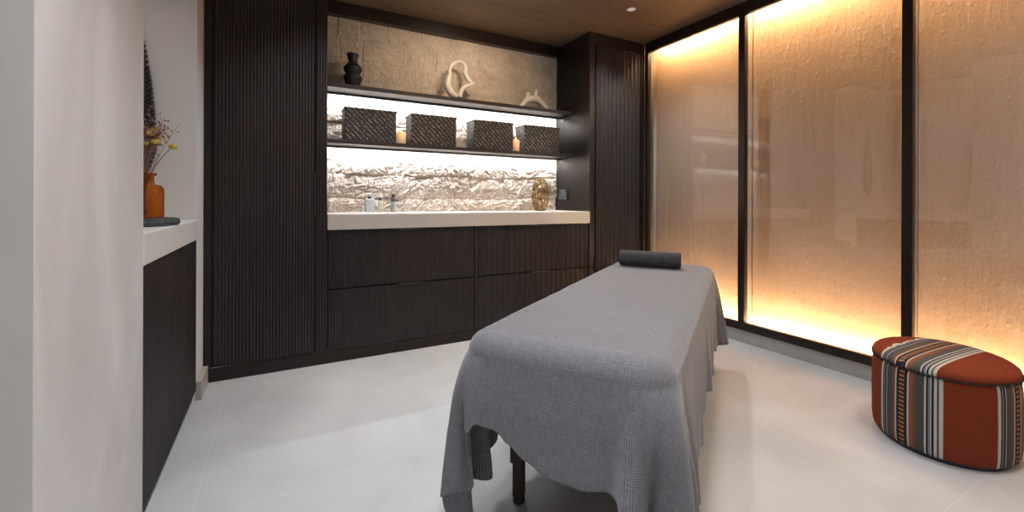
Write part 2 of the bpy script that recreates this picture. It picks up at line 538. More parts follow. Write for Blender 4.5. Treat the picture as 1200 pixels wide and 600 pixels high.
# shelves, each with an LED channel under its back edge
M['ledc'] = emit('cool_led', (.86, .92, 1.0), 215)
def shelf(z, th, label, e):
    t = thing('wall_shelf', label, 'shelf', (1.33, 3.28, z), 0)
    loc_(obj('board', bx(.2805, XP-.001, 3.26, YN-.035, z, z+th, .002), M['shelf'], t), t)
    c = obj('light_channel', bx(.2815, XP-.002, 3.426, 3.431, z-.014, z+.001), M['black'], t); loc_(c, t)
    c = obj('led_strip', bx(.29, XP-.01, 3.437, 3.449, z-.007, z-.002), e, t); loc_(c, t)
    return t
shelf(1.842, .030, 'upper dark wall shelf carrying the black vase and pale sculptures', M['ledc'])
shelf(1.449, .028, 'lower dark wall shelf carrying the woven baskets and candles', M['ledc'])

# outlet
t = thing('wall_outlet', 'small black square power outlet on the dark niche side panel', 'outlet', (XP, 3.395, 1.108))
o = obj('cover_plate', bx(XP-.006, XP-.0005, 3.33, 3.47, 1.06, 1.156, .002), M['slate'], t); loc_(o, t)
o = obj('socket_recess', bx(XP-.010, XP-.0055, 3.318, 3.338, 1.058, 1.158, .001), M['black'], t); loc_(o, t)

# ------------------------------------------------------------------ backlit glass wall
M['ledw'] = emit('amber_led', (1.0, .45, .13), 270)
M['led_added'] = emit('added_white_led', (1.0, .80, .50), 360)  # second strip pair, added to whiten the glow close to the rails
tf = thing('panel_frame', 'dark brown metal frame holding the glowing glass panels', 'frame', (XG, .5, 0))
for nm, a in (('top_rail', (XG-.010, XG+.03, -2.4, YB-.012, 2.4384, ZC-.001)),
              ('bottom_rail', (XG-.010, XG+.03, -2.4, YB-.012, .0918, .1484))):
    loc_(obj(nm, bx(*a, bev=.002), M['trim'], tf), tf)
for y0, y1 in ((2.953, YB-.012), (2.0, 2.051), (1.035, 1.083), (.03, .08), (-1.0, -.95)):
    loc_(obj('upright', bx(XG-.012, XG+.03, y0, y1, .1486, 2.4382, .002), M['trim'], tf), tf)
pans = [(2.053, 2.951, 'leftmost glowing glass panel, beside the dark reeded cabinet'),
        (1.085, 1.998, 'middle glowing glass panel between two dark uprights'),
        (.082, 1.033, 'right-hand glowing glass panel behind the striped pouf'),
        (-.948, .028, 'glowing glass panel beyond the right edge of the photo')]
def rippled_sheet(y0, y1, seed):
    bm = bmesh.new(); ny, nz = 150, 170
    rows = []
    for j in range(nz+1):
        z = .0925+(2.515-.0925)*j/nz
        row = []
        for i in range(ny+1):
            y = y0+(y1-y0)*i/ny
            h = .0011*noise.noise(Vector((seed, y*26, z*1.6))) + 0.0014*noise.noise(Vector((seed+4, y*60, z*14)))
            row.append(bm.verts.new((XG+.125-h, y, z)))
        rows.append(row)
    for a, b in zip(rows, rows[1:]):
        for i in range(ny): bm.faces.new((a[i], a[i+1], b[i+1], b[i]))
    return bm
for k, (y0, y1, lab) in enumerate(pans):
    t = thing('backlit_panel', lab, 'light panel', (XG, (y0+y1)/2, .15))
    loc_(obj('glass_pane', bx(XG+.006, XG+.012, y0, y1, .150, 2.437), M['pane'], t), t)
    loc_(obj('rippled_backing', rippled_sheet(y0-.024, y1+.024, k*7.3), M['backing'], t, True), t)
    loc_(obj('led_strip', bx(XG+.036, XG+.048, y0+.01, y1-.01, 2.478, 2.484), M['ledw'], t), t)
    loc_(obj('led_strip', bx(XG+.036, XG+.048, y0+.01, y1-.01, .101, .107), M['ledw'], t), t)
    loc_(obj('led_strip', bx(XG+.100, XG+.110, y0+.01, y1-.01, 2.495, 2.500), M['led_added'], t), t)  # added strip hugging the backing, bleaches the top of the glow
    loc_(obj('led_strip', bx(XG+.100, XG+.110, y0+.01, y1-.01, .094, .099), M['led_added'], t), t)  # same added strip at the bottom edge

# ------------------------------------------------------------------ alcove cabinet on the left
t = thing('alcove_cabinet', 'black cabinet with reeded doors under the cream ledge at left', 'cabinet', (-.6, 2.25, 0))
loc_(obj('carcass', bx(-1.04, -.392, 1.724, 2.766, .052, .838), M['wood_flat'], t), t)
loc_(obj('toe_kick', bx(-1.04, -.388, 1.724, 2.766, .001, .052), M['black'], t), t)
for y0, y1 in ((1.726, 2.49), (2.494, 2.765)):
    loc_(obj('door', reeded(y0, y1, -.370, .056, .838, .022, .020, .005, 6, 'y'), M['wood'], t), t)
tag(obj('ledge_top', bx(-1.049, -.363, 1.7225, 2.7675, .842, .944, .004), M['ledge']),
    'thick cream ledge in the left alcove holding the flower bottle', 'worktop')

# tray with scalloped edge
bm = bmesh.new()
rnd = random.Random(5)
segs = 256
prof = [(.150, 0), (.168, .002), (.172, .012), (.168, .024), (.158, .026), (.150, .020), (.02, .020)]
rings = []
for r, z in prof:
    rings.append([bm.verts.new(((r*(1+(.035*abs(math.sin(16*2*PI*i/segs)) if r > .15 else 0)))*math.cos(2*PI*i/segs),
                                (r*(1+(.035*abs(math.sin(16*2*PI*i/segs)) if r > .15 else 0)))*math.sin(2*PI*i/segs), z)) for i in range(segs)])
for a, b in zip(rings, rings[1:]):
    for i in range(segs): bm.faces.new((a[i], a[(i+1) % segs], b[(i+1) % segs], b[i]))
bm.faces.new(rings[0][::-1]); bm.faces.new(rings[-1])
o = tag(obj('round_tray', bm, M['slate'], None, False), 'round dark slate tray with scalloped rim under the amber bottle', 'tray')
o.location = (-.525, 2.235, .9445); o.scale = (.95, .95, 1.12)

# amber bottle (open shell)
bot = thing('amber_bottle', 'amber glass apothecary bottle on the slate tray, holding dried flowers', 'bottle', (-.484, 2.265, .9725))
prof = smooth_prof([(.020, .003), (.060, .002), (.070, .010), (.070, .06), (.070, .112), (.062, .132), (.042, .141), (.038, .152), (.038, .170), (.046, .176), (.046, .184), (.038, .185)], 5)
obj('glass_body', lathe(bmesh.new(), prof, seg=48, cap=False), M['amber'], bot, True)

# dried flowers
fl = thing('dried_flowers', 'dried yellow button flowers and pink sprays in the amber bottle', 'flowers', (-.484, 2.265, .9795))
def stem(par, name, tip, mat, r=.0016, bend=.02, n=10):
    a = Vector((random.uniform(-.02, .02), random.uniform(-.02, .02), .005)); b = Vector(tip)
    m_ = Vector((a.x*.3+b.x*.10, a.y*.3+b.y*.10, .19))
    pts = []
    for i in range(n+1):
        s = i/n
        pts.append(a*(1-s)**2 + m_*2*s*(1-s) + b*s*s)
    return tube(bmesh.new(), pts, r, 6)
# view-right direction in the plan (for placing heads as in the photo)
def head_at(right, up, fwd=0):
    rx, ry = math.cos(.4961), -math.sin(.4961); fx, fy = math.sin(.4961), math.cos(.4961)
    return (right*rx+fwd*fx, right*ry+fwd*fy, up)
heads = [(.124, .285, 0, .0155), (.036, .345, .0, .016), (.048, .335, -.02, .014), (.030, .318, .03, .016), (.050, .305, .0, .017),
         (.062, .300, -.02, .012), (.038, .295, -.03, .013), (.012, .312, .0, .014), (.040, .360, .02, .013), (-.03, .33, 0, .015)]
for r_, u_, f_, s_ in heads:
    tip = head_at(r_, u_, f_)
    st = obj('stem', stem(fl, 'stem', tip, None, .0017), M['stem'], fl, True)
    bm = bmesh.new(); ball(bm, tip, s_, 3, (1, 1, .68))
    for v in bm.verts: v.co += Vector((0, 0, 1))*.0
    for v in bm.verts:
        n_ = noise.noise(v.co*160); v.co += (v.co-Vector(tip)).normalized()*n_*.003
    obj('flower_head', bm, M['yellow'], fl, True)
for k in range(24):
    rr = random.uniform(-.05, .07); uu = random.uniform(.30, .47) if rr < .05 else random.uniform(.33, .40)
    if k < 3: rr, uu = ((.13, .385), (.11, .40), (.09, .38))[k]
    tip = Vector(head_at(rr, uu, random.uniform(-.04, .04)))
    bm = stem(fl, 's', tip, None, .0009)
    for q in range(22):
        s = random.uniform(.45, 1)
        p = Vector((tip.x*s*s, tip.y*s*s, .19+(tip.z-.19)*s)) + Vector((random.gauss(0, .014), random.gauss(0, .014), random.gauss(0, .012)))
        ball(bm, p, random.uniform(.0026, .005), 1)
    obj('pink_spray', bm, M['pink'], fl, True)

# bead garland on far wall of the alcove
bm = bmesh.new()
for (cx, a, z0, z1, r) in ((-.645, .108, 2.03, 1.13, .0105), (-.645, .094, 2.02, 1.15, .0095), (-.645, .080, 2.01, 1.17, .0095), (-.645, .066, 1.99, 1.20, .0095), (-.645, .050, 1.97, 1.22, .0095), (-.645, .034, 1.93, 1.25, .0095)):
    # hanging loop: a narrow drop that widens downwards
    pts = []
    for i in range(400):
        th = 2*PI*i/400
        z = (z0+z1)/2 + (z0-z1)/2*math.cos(th)
        tt = (z0-z)/(z0-z1)
        wdt = a*math.sin(PI*min(1, max(0, tt))**.8*.5+.0)**.9 if tt < .72 else a*math.sqrt(max(0, 1-((tt-.72)/.28)**2))
        pts.append(Vector((cx+wdt*(1 if th < PI else -1), 2.768-r-.001, z)))
    L = 0; last = None
    for p in pts:
        if last is None or (p-last).length >= r*1.95:
            ball(bm, p, r, 2); last = p
tag(obj('bead_garland', bm, M['bead'], None, True), 'strands of dark wooden beads hanging behind the flowers in the left alcove', 'beads')

# ------------------------------------------------------------------ shelf objects
ZL, ZU = 1.477, 1.872
b0 = thing('woven_basket', 'woven dark basket on lower shelf, leftmost of the four', 'basket', (.604, 3.375, ZL), 0, 'woven baskets on the lower shelf')
def basket_body(hw=.183, y0=-.088, y1=.088, h=.238):
    bm = bmesh.new()
    nx, ny, nz = 54, 22, 30
    def P(x, y, z):
        # rope relief: staggered herringbone of small lumps
        return Vector((x, y, z))
    box(bm, -hw, hw, y0, y1, 0, h, .012, 3)
    bmesh.ops.subdivide_edges(bm, edges=[e for e in bm.edges if e.calc_length() > .05], cuts=44, use_grid_fill=True)
    for v in bm.verts:
        c = v.co
        k = math.sin((c.x+c.y)*2*PI/.017 + c.z*2*PI/.030)*math.sin(c.z*2*PI/.016)
        n = Vector((c.x/hw, c.y/y1, 0))
        n = Vector((1 if c.x > 0 else -1, 0, 0)) if abs(abs(c.x)-hw) < .003 else Vector((0, 1 if c.y > 0 else -1, 0))
        v.co += n*.0018*k
    return bm
obj('basket_body', basket_body(), M['basket'], b0)
lid = obj('rim', None or (lambda: (lambda bm: [box(bm, -.187, .187, -.092, -.080, .226, .242, .004), box(bm, -.187, .187, .080, .092, .226, .242, .004),
      box(bm, -.187, -.175, -.080, .080, .226, .242, .004), box(bm, .175, .187, -.080, .080, .226, .242, .004)] and bm)(bmesh.new()))(), M['basket'], b0)
for x, lab in ((1.085, 'woven dark basket on lower shelf, second from the left, right of a candle'),
               (1.608, 'woven dark basket on lower shelf, third from the left, left of a candle'),
               (2.090, 'woven dark basket on lower shelf, rightmost, against the dark side panel')):
    c = copy_tree(b0); c.location = (x, 3.375, ZL); c['label'] = lab

def candle(x, y, r, h, label):
    t = thing('pillar_candle', label, 'candle', (x, y, ZL), 0, 'lit candles on the lower shelf')
    m, nt, b = new_mat('glowing_wax')
    b.inputs['Base Color'].default_value = (.75, .50, .30, 1); b.inputs['Roughness'].default_value = .5
    g = tex_coord(nt); sx = N(nt, 'ShaderNodeSeparateXYZ'); nt.links.new(g, sx.inputs[0])
    f = math_node(nt, 'DIVIDE', sx.outputs[2], h)
    c = ramp(nt, f, [(.0, (.9, .40, .14)), (1, (1, .50, .16))])
    nt.links.new(c, b.inputs['Emission Color']); nt.links.new(math_node(nt, 'MULTIPLY', f, .55), b.inputs['Emission Strength'])
    bm = lathe(bmesh.new(), [(r*.95, 0), (r, .004), (r, h-.004), (r*.93, h), (r*.8, h-.004), (r*.3, h-.010), (.002, h-.010)], seg=32)
    obj('wax', bm, m, t, True)
    obj('wick', tube(bmesh.new(), [(0, 0, h-.011), (.001, 0, h+.004)], .0012, 6), M['black'], t)
    bm = lathe(bmesh.new(), smooth_prof([(.0005, h+.001), (.0045, h+.007), (.003, h+.016), (.0003, h+.026)], 5), seg=12)
    obj('flame', bm, emit('flame', (1, .62, .22), 5), t, True)
candle(.830, 3.315, .034, .090, 'small lit pillar candle between the two left woven baskets')
candle(1.832, 3.315, .029, .100, 'small lit pillar candle between the two right woven baskets')

# black bubble vase
s = .0061
prof = [(7.0*s, 0), (7.4*s, .012), (9.0*s, .045), (10.8*s, .075), (10.7*s, .086), (8.5*s, .106), (8.6*s, .112), (10.5*s, .138), (10.2*s, .158), (6.4*s, .185), (5.2*s, .200), (5.8*s, .225), (7.0*s, .252), (6.0*s, .254), (4.6*s, .225), (4*s, .19)]
o = tag(obj('bubble_vase', lathe(bmesh.new(), smooth_prof(prof, 5), seg=48), M['blackclay'], None, True),
        'black clay vase with two stacked bulges on the upper shelf', 'vase')
o.location = (.487, 3.38, ZU)

# camera mapping used only to turn measured outlines into metres on a vertical plane
F_, YAW_, CY_, RO_, H_ = 507.473, .4961, 234.909, .0034, 1.05
def on_y(u, v, y):
    a = u-600; b = v-CY_; c_, s_ = math.cos(RO_), math.sin(RO_)
    X = (c_*a+s_*b)/F_; Z = -(-s_*a+c_*b)/F_
    d = (math.sin(YAW_)+X*math.cos(YAW_), math.cos(YAW_)-X*math.sin(YAW_), Z)
    t_ = y/d[1]
    return Vector((d[0]*t_, y, H_+d[2]*t_))

def remeshed(o, vox=.0035, it=6):
    m = o.modifiers.new('r', 'REMESH'); m.mode = 'VOXEL'; m.voxel_size = vox; m.use_smooth_shade = True
    m = o.modifiers.new('s', 'SMOOTH'); m.iterations = it; m.factor = .5
    return o
# loop sculpture
loop = [(535, 113.5, 3.4), (528.5, 109, 3.8), (525, 102, 3.8), (524.6, 95, 3.3), (527, 88, 2.2), (526.5, 82.5, 1.9), (529, 76.5, 1.8), (533.5, 73, 1.7), (538.5, 71.8, 1.6), (543, 74, 1.7),
        (545.6, 79, 2.0), (545.4, 86, 2.6), (548, 92, 2.9), (552, 96, 2.0), (556, 98.2, .7)]
arm = [(556, 98.2, .7), (550, 99.5, 1.9), (544.5, 102, 2.4), (540.5, 107, 2.5), (538.5, 114, 2.6)]
def outline_tube(bm, pts, y, base, fat=1.0):
    sp = smooth_prof(pts, 6)
    P = [on_y(u, v, y)-base for u, v, r in sp]
    tube(bm, P, [r*.0073*fat for u, v, r in sp], 14)
base = on_y(533, 114.5, 3.38); base.z = ZU
bm = bmesh.new(); outline_tube(bm, loop, 3.38, base); outline_tube(bm, arm, 3.38, base)
zmin = min(v.co.z for v in bm.verts)
for v in bm.verts:
    if v.co.z < .0: v.co.z = .0
o = tag((obj('loop_sculpture', bm, M['ceramic_white'], None, True)), 'cream ceramic sculpture shaped as an open loop on the upper shelf', 'sculpture'); o.location = base
base = on_y(625, 126, 3.38); base.z = ZU
bm = bmesh.new()
for pts in ([(610, 126, 1.7), (614, 121, 2.2), (618, 117.3, 2.8), (623, 116, 2.9)], [(618.3, 117, 2.5), (618.8, 112, 1.9), (619, 108.8, 1.7)],
            [(623, 116, 2.9), (629, 116.5, 2.9), (633.5, 120, 2.6), (637.5, 124.2, 2.1), (640.5, 128, 1.7)], [(628, 116.5, 2.4), (628.2, 111, 1.6), (629, 106, 1.7)]):
    outline_tube(bm, pts, 3.38, base, 1.45)
for v in bm.verts:
    if v.co.z < .0: v.co.z = .0
o = tag((obj('branch_sculpture', bm, M['ceramic'], None, True)), 'small cream arched sculpture with two prongs at right end of upper shelf', 'sculpture'); o.location = base

# ------------------------------------------------------------------ worktop objects
ZT = .957
def dispenser(x, y, hw, h, body, capmat, label, kind):
    t = thing('pump_bottle', label, 'bottle', (x, y, ZT+.0005), 0, 'toiletry bottles on the worktop')
    if kind == 'wide':
        obj('bottle_body', bx(-hw, hw, -hw*.7, hw*.7, 0, h, .007, 3), body, t, True)
    else:
        obj('bottle_body', lathe(bmesh.new(), smooth_prof([(hw*.9, 0), (hw, .004), (hw, h*.5), (hw, h-.008), (hw*.7, h-.001), (hw*.45, h+.002)], 4), seg=28), body, t, True)
    return t
mA = simple('pale_blue_frosted_plastic', (.50, .55, .58), .3, 0, .05)
mB = simple('cream_bottle', (.58, .54, .48), .3, 0, .05)
mC = simple('grey_bottle', (.27, .28, .27), .3, 0, .05)
mW = simple('white_cap', (.78, .76, .74), .35, 0, .03)
t = dispenser(.618, 3.42, .031, .102, mA, mW, 'wide pale blue bottle with white pump, left of the three toiletry bottles', 'wide')
obj('collar', lathe(bmesh.new(), [(.013, .100), (.013, .118), (.010, .120)], seg=20), M['black'], t)
obj('pump_head', lathe(bmesh.new(), [(.006, .119), (.006, .128), (.014, .130), (.014, .143), (.011, .146)], seg=20), mW, t)
t = dispenser(.698, 3.42, .018, .086, mB, mW, 'slim cream bottle with white cap, middle of the three toiletry bottles', 'round')
obj('collar', lathe(bmesh.new(), [(.010, .086), (.010, .112), (.008, .113)], seg=20), M['slate'], t)
obj('cap', lathe(bmesh.new(), [(.013, .112), (.014, .114), (.014, .136), (.011, .140)], seg=20), mW, t)
t = dispenser(.795, 3.42, .020, .078, mC, mW, 'slim grey bottle with dark spray head, right of the three toiletry bottles', 'round')
obj('collar', lathe(bmesh.new(), [(.015, .078), (.017, .082), (.017, .108), (.012, .112)], seg=20), simple('gunmetal', (.08, .08, .09), .3, .3), t)
obj('spray_head', box(bx(-.012, .012, -.010, .010, .110, .136, .004), .010, .040, -.006, .006, .084, .096, .002), M['black'], t)

# ribbed bronze glass vase
prof = smooth_prof([(.040, 0), (.050, .006), (.058, .03), (.070, .08), (.073, .14), (.068, .20), (.058, .25), (.042, .285), (.036, .302)], 6)
t = thing('ribbed_glass_vase', 'ribbed bronze-tinted glass vase at right end of the worktop', 'vase', (2.105, 3.35, ZT+.0008))
obj('glass_body', lathe(bmesh.new(), prof, seg=96, lobes=12, lobe_amp=.055, cap=False), M['smoky'], t, True)
obj('glass_base', lathe(bmesh.new(), [(.040, 0), (.048, .003), (.046, .014), (.03, .018)], seg=40), simple('thick_glass_base', (.16, .11, .05), .15), t, True)
# slim clear bud vase
t = thing('bud_vase', 'slim clear glass bud vase beside the ribbed bronze vase', 'vase', (1.92, 3.36, ZT+.0008))
obj('glass_body', lathe(bmesh.new(), smooth_prof([(.018, 0), (.020, .004), (.019, .06), (.015, .12), (.012, .18), (.014, .225)], 5), seg=28, cap=False), M['clear'], t, True)

# ------------------------------------------------------------------ massage table, blanket, towel
LA, WB, TZ = .968, .315, .642
TY = math.radians(33.7); TC = (1.472, 1.531)
tab = thing('massage_table', 'massage table on dark wooden legs, mostly hidden under the grey blanket', 'massage table', (TC[0], TC[1], 0), TY)
obj('padded_top', bx(-LA+.035, LA-.035, -WB+.030, WB-.030, .535, TZ-.016, .035, 4), M['vinyl'], tab, True)
bm = bmesh.new()
for s_ in (-1, 1):
    box(bm, -.84, .84, s_*.235-.014, s_*.235+.014, .445, .534, .004)
    box(bm, s_*.80-.014, s_*.80+.014, -.221, .221, .445, .534, .004)
obj('frame', bm, M['tablewood'], tab)
for sx_ in (-.724, .724):
    for sy in (-.226, .226):
        bm = bx(sx_-.018, sx_+.018, sy-.018, sy+.018, 0.02, .444, .004)
        box(bm, sx_-.026, sx_+.026, sy-.023, sy+.023, .14, .444, .004)
        lg = obj('leg', bm, M['tablewood'], tab)
        obj('rubber_foot', lathe(bmesh.new(), [(.020, 0), (.022, .004), (.020, .020)], sx_, sy, 20), M['black'], lg)
obj('stretcher', bx(-.70, .70, -.012, .012, .30, .345, .004), M['tablewood'], tab)
for sx_ in (-.724, .724):
    obj('cross_bar', bx(sx_-.012, sx_+.012, -.20, .20, .29, .335, .004), M['tablewood'], tab)

def hermite(tab_, s):
    for i in range(len(tab_)-1):
        a, b = tab_[i], tab_[i+1]
        if a[0] <= s <= b[0]:
            t_ = (s-a[0])/(b[0]-a[0]); t_ = t_*t_*(3-2*t_)
            return a[1]*(1-t_)+b[1]*t_
    return tab_[-1][1]
PERI = [2*WB, 2*LA, 2*WB, 2*LA]; S1 = PERI[0]; S2 = S1+PERI[1]; S3 = S2+PERI[2]; S4 = S3+PERI[3]
HEM = [(0, .13), (.028, .16), (.048, .375), (.058, .365), (.08, .388), (.13, .382), (.18, .352), (.24, .318), (.31, .292), (.40, .288), (.47, .305), (.508, .305), (.540, .10), (S1-.02, .04), (S1+.04, .06), (S1+.12, .15),
       (S1+.25, .19), (S1+.8, .20), (S1+1.5, .20), (S2-.1, .19), (S2, .14), (S2+.12, .22), (S3-.12, .22), (S3, .12), (S3+.15, .20), (S4-.4, .20), (S4-.12, .12), (S4-.035, .02), (S4, .13)]
RC = .085
def peri(s):
    """rounded rectangle: point and outward normal for s in 0..S4 (corner at each break)"""
    s = s % S4
    cor = [(-LA, -WB), (-LA, WB), (LA, WB), (LA, -WB)]     # A, B, C, D in local (l, w')
    seg = 0; q = s
    while q > PERI[seg]: q -= PERI[seg]; seg += 1
    L = PERI[seg]
    dirs = [(0, 1), (1, 0), (0, -1), (-1, 0)]; nor = [(-1, 0), (0, 1), (1, 0), (0, -1)]
    a = cor[seg]; d = dirs[seg]; n = nor[seg]
    px, py = a[0]+d[0]*q, a[1]+d[1]*q; nx, ny = n
    if q < RC:      # arc from the previous edge
        th = (1-q/RC)*PI/4; pn = nor[(seg-1) % 4]
        cx, cy = a[0]+d[0]*RC-n[0]*RC, a[1]+d[1]*RC-n[1]*RC
        nx = n[0]*math.cos(th)+pn[0]*math.sin(th); ny = n[1]*math.cos(th)+pn[1]*math.sin(th)
        px, py = cx+nx*RC, cy+ny*RC
    elif q > L-RC:
        th = (1-(L-q)/RC)*PI/4; pn = nor[(seg+1) % 4]
        e = cor[(seg+1) % 4]
        cx, cy = e[0]-d[0]*RC-n[0]*RC, e[1]-d[1]*RC-n[1]*RC
        nx = n[0]*math.cos(th)+pn[0]*math.sin(th); ny = n[1]*math.cos(th)+pn[1]*math.sin(th)
        px, py = cx+nx*RC, cy+ny*RC
    return px, py, nx, ny
RIDGE_B = [(-.100, .028, .17), (-.062, .026, -.05), (-.030, .018, -.16), (.012, .028, .06), (.065, .022, -.13), (.115, .026, .10), (.175, .026, -.09), (.235, .03, .07)]
RIDGE_A = [(.062, .020, .06), (.030, .013, -.15), (-.004, .020, .06), (-.045, .018, -.15), (-.09, .025, .05), (-.15, .025, -.10), (-.21, .03, .06)]
def cyc(s, c):
    d = (s-c) % S4
    return d if d < S4/2 else d-S4
def blanket():
    bm = bmesh.new(); uvl = bm.loops.layers.uv.new('UVMap')
    RE = .062; UV = {}; SS = []
    for k, cnt in enumerate((180, 420, 180, 420)):
        st = sum(PERI[:k])
        SS += [st+PERI[k]*q/cnt for q in range(cnt)]
    NS = len(SS)
    rows = []
    # concentric rings over the top
    NR = 14
    def top_z(l, w):
        return TZ + .004*noise.noise(Vector((l*2.2, w*3, 1))) + .0022*noise.noise(Vector((l*7, w*9, 4)))
    for r in range(NR):
        k = (r+1)/(NR+0.0)
        row = []
        for i in range(NS):
            s = SS[i]; px, py, nx, ny = peri(s)
            qx, qy = px-nx*RE, py-ny*RE
            # shrink towards the medial segment
            mx = max(-(LA-WB), min(LA-WB, qx))
            x = mx+(qx-mx)*k; y = qy*k
            v = bm.verts.new((x, -y, top_z(x, y))); UV[v] = (y, x); row.append(v)
        rows.append(row)
    # rounded edge and skirt
    NT = 64
    for j in range(1, NT+1):
        row = []
        for i in range(NS):
            s = SS[i]; px, py, nx, ny = peri(s)
            zh = hermite(HEM, s) + .003*noise.noise(Vector((s*14, 0, 8)))
            arc = RE*PI/2; tot = arc + (TZ-RE-zh)
            d = tot*(j/NT)
            q0x, q0y = px-nx*RE, py-ny*RE
            if d < arc:
                th = d/RE; o_ = RE*math.sin(th)-RE; z = TZ-RE+RE*math.cos(th); dd = 0
            else:
                o_ = 0; dd = d-arc; z = TZ-RE-dd
            z += (top_z(px, py)-TZ)*max(0, 1-dd*4)
            ds = min((cyc(s, c) for c in (0, S1, S2, S3)), key=abs)
            g = math.exp(-(ds/.085)**2)
            off = .008*min(1, dd*8) + .02*dd + g*(.034*(1-math.exp(-dd/.05)) + .03*dd)
            # corner pleats: ridges that open out towards the hem
            cf = math.exp(-(ds/.15)**2)
            ph = .060 if abs(cyc(s, S1)) < .4 else .02
            wv = math.cos(2*PI*(ds+ph)/.098)
            wv = (wv+.35*math.cos(4*PI*(ds+ph)/.098+.5))/1.2
            ridges = RIDGE_B if abs(cyc(s, S1)) < .4 else (RIDGE_A if abs(cyc(s, 0)) < .4 else None)
            if ridges:
                e_ = cyc(s, S1) if ridges is RIDGE_B else cyc(s, 0)
                for c_, w_, a_ in ridges:
                    wd = w_*(.55+.45*min(1, dd/.35))
                    off += a_*dd*min(1, dd*4)*math.exp(-((e_-c_)/wd)**2)
            else: off += cf*.17*dd*(wv-.40)*min(1, dd*3.5)
            # soft pleats along the long sides, flatter on the ends
            long_ = 1 if (S1 < s < S2 or s > S3) else .35
            off += long_*dd*(.036*noise.noise(Vector((s*9, dd*1.2, 2))) + .034*noise.noise(Vector((s*24, dd*1.3, 5))))
            off += dd*.020*noise.noise(Vector((s*5, dd*5, 12)))
            ta = cf*.05*dd*math.sin(2*PI*(ds+ph)/.098)      # sideways swing of the pleats
            x = px+nx*(o_+off)-ny*ta*0; y = py+ny*(o_+off)
            tx, ty = ny, -nx
            x += -tx*ta; y += -ty*ta
            v = bm.verts.new((x, -y, z)); UV[v] = (q0y+ny*d*1.0, q0x+nx*d); row.append(v)
        rows.append(row)
    for a, b in zip(rows, rows[1:]):
        for i in range(NS):
            bm.faces.new((a[i], a[(i+1) % NS], b[(i+1) % NS], b[i]))
    # close the centre line
    inner = rows[0]
    c0 = []
    for i in range(NS):
        s = SS[i]; px, py, nx, ny = peri(s)
        mx = max(-(LA-WB), min(LA-WB, px-nx*RE)); c0.append(mx)
    cv = [bm.verts.new((m_, 0, top_z(m_, 0))) for m_ in c0]
    for m_, v in zip(c0, cv): UV[v] = (0, m_)
    for i in range(NS):
        try: bm.faces.new((cv[i], cv[(i+1) % NS], inner[(i+1) % NS], inner[i]))
        except ValueError: pass
    for f in bm.faces:
        for lp in f.loops: lp[uvl].uv = UV[lp.vert]
    bmesh.ops.remove_doubles(bm, verts=bm.verts[:], dist=.0002)
    bmesh.ops.dissolve_degenerate(bm, edges=bm.edges[:], dist=.0001)
    return bm
bl = tag(obj('blanket', blanket(), M['blanket'], None, True), 'grey waffle-weave blanket draped over the massage table', 'blanket')
bl.location = (TC[0], TC[1], 0); bl.rotation_euler = (0, 0, TY)
md = bl.modifiers.new('thick', 'SOLIDIFY'); md.thickness = .004; md.offset = -1

# rolled towel (spiral cross-section)
def towel():
    bm = bmesh.new(); n = 110; turns = 4.0; r0, r1 = .012, .0545; th = .0075
    L = .178
    xs = [-L+.0, -L+.004, -L+.012] + [-L+.012+(2*L-.024)*k/26 for k in range(1, 26)] + [L-.012, L-.004, L]
    rows = []
    outer = []
    for i in range(n+1):
        a = 2*PI*turns*i/n; r = r0+(r1-r0)*i/n
        outer.append((a, r))
    for x in xs:
        sh = 1.0 - (.05 if abs(abs(x)-L) < .002 else (.015 if abs(abs(x)-L) < .006 else 0))
        ring = []
        def pt(a, r):
            wob = 1+.02*noise.noise(Vector((x*9, a*.6, 2)))
            # slightly squashed by its own weight
            yy = r*sh*wob*math.cos(a)*1.04; zz = r*sh*wob*math.sin(a)*.97
            return bm.verts.new((x, yy, zz))
        for a, r in outer: ring.append(pt(a, r))
        for a, r in outer[::-1]: ring.append(pt(a, max(.003, r-th)))
        rows.append(ring)
    m_ = len(rows[0])
    for a, b in zip(rows, rows[1:]):
        for i in range(m_): bm.faces.new((a[i], a[(i+1) % m_], b[(i+1) % m_], b[i]))
    for ring in (rows[0], rows[-1]):
        for i in range(n):
            bm.faces.new((ring[i], ring[i+1], ring[m_-2-i], ring[m_-1-i]))
    return bm
o = tag(obj('rolled_towel', towel(), M['towel'], None, True), 'charcoal rolled towel lying on the far end of the blanket', 'towel')
p = Matrix.Rotation(TY, 3, 'Z') @ Vector((.668, .038, 0))
o.location = (TC[0]+p.x, TC[1]+p.y, TZ+.0545); o.rotation_euler = (0, 0, TY-PI/2+math.radians(3))

# ------------------------------------------------------------------ pouf
PC = (2.600, .785); PA, PBm, PR = .276, .234, math.radians(22)
pf = thing('pouf', 'oval pouf in terracotta and multicolour striped fabric by the glowing panels', 'pouf', (PC[0], PC[1], 0), 0)
def ell(a, k=1.0, ins=0):
    x = (PA*k-ins)*math.cos(a); y = (PBm*k-ins)*math.sin(a)
    return x*math.cos(PR)-y*math.sin(PR), x*math.sin(PR)+y*math.cos(PR)
NSG = 220
arc = [0]
for i in range(NSG):
    p0 = ell(2*PI*i/NSG); p1 = ell(2*PI*(i+1)/NSG); arc.append(arc[-1]+math.dist(p0, p1))
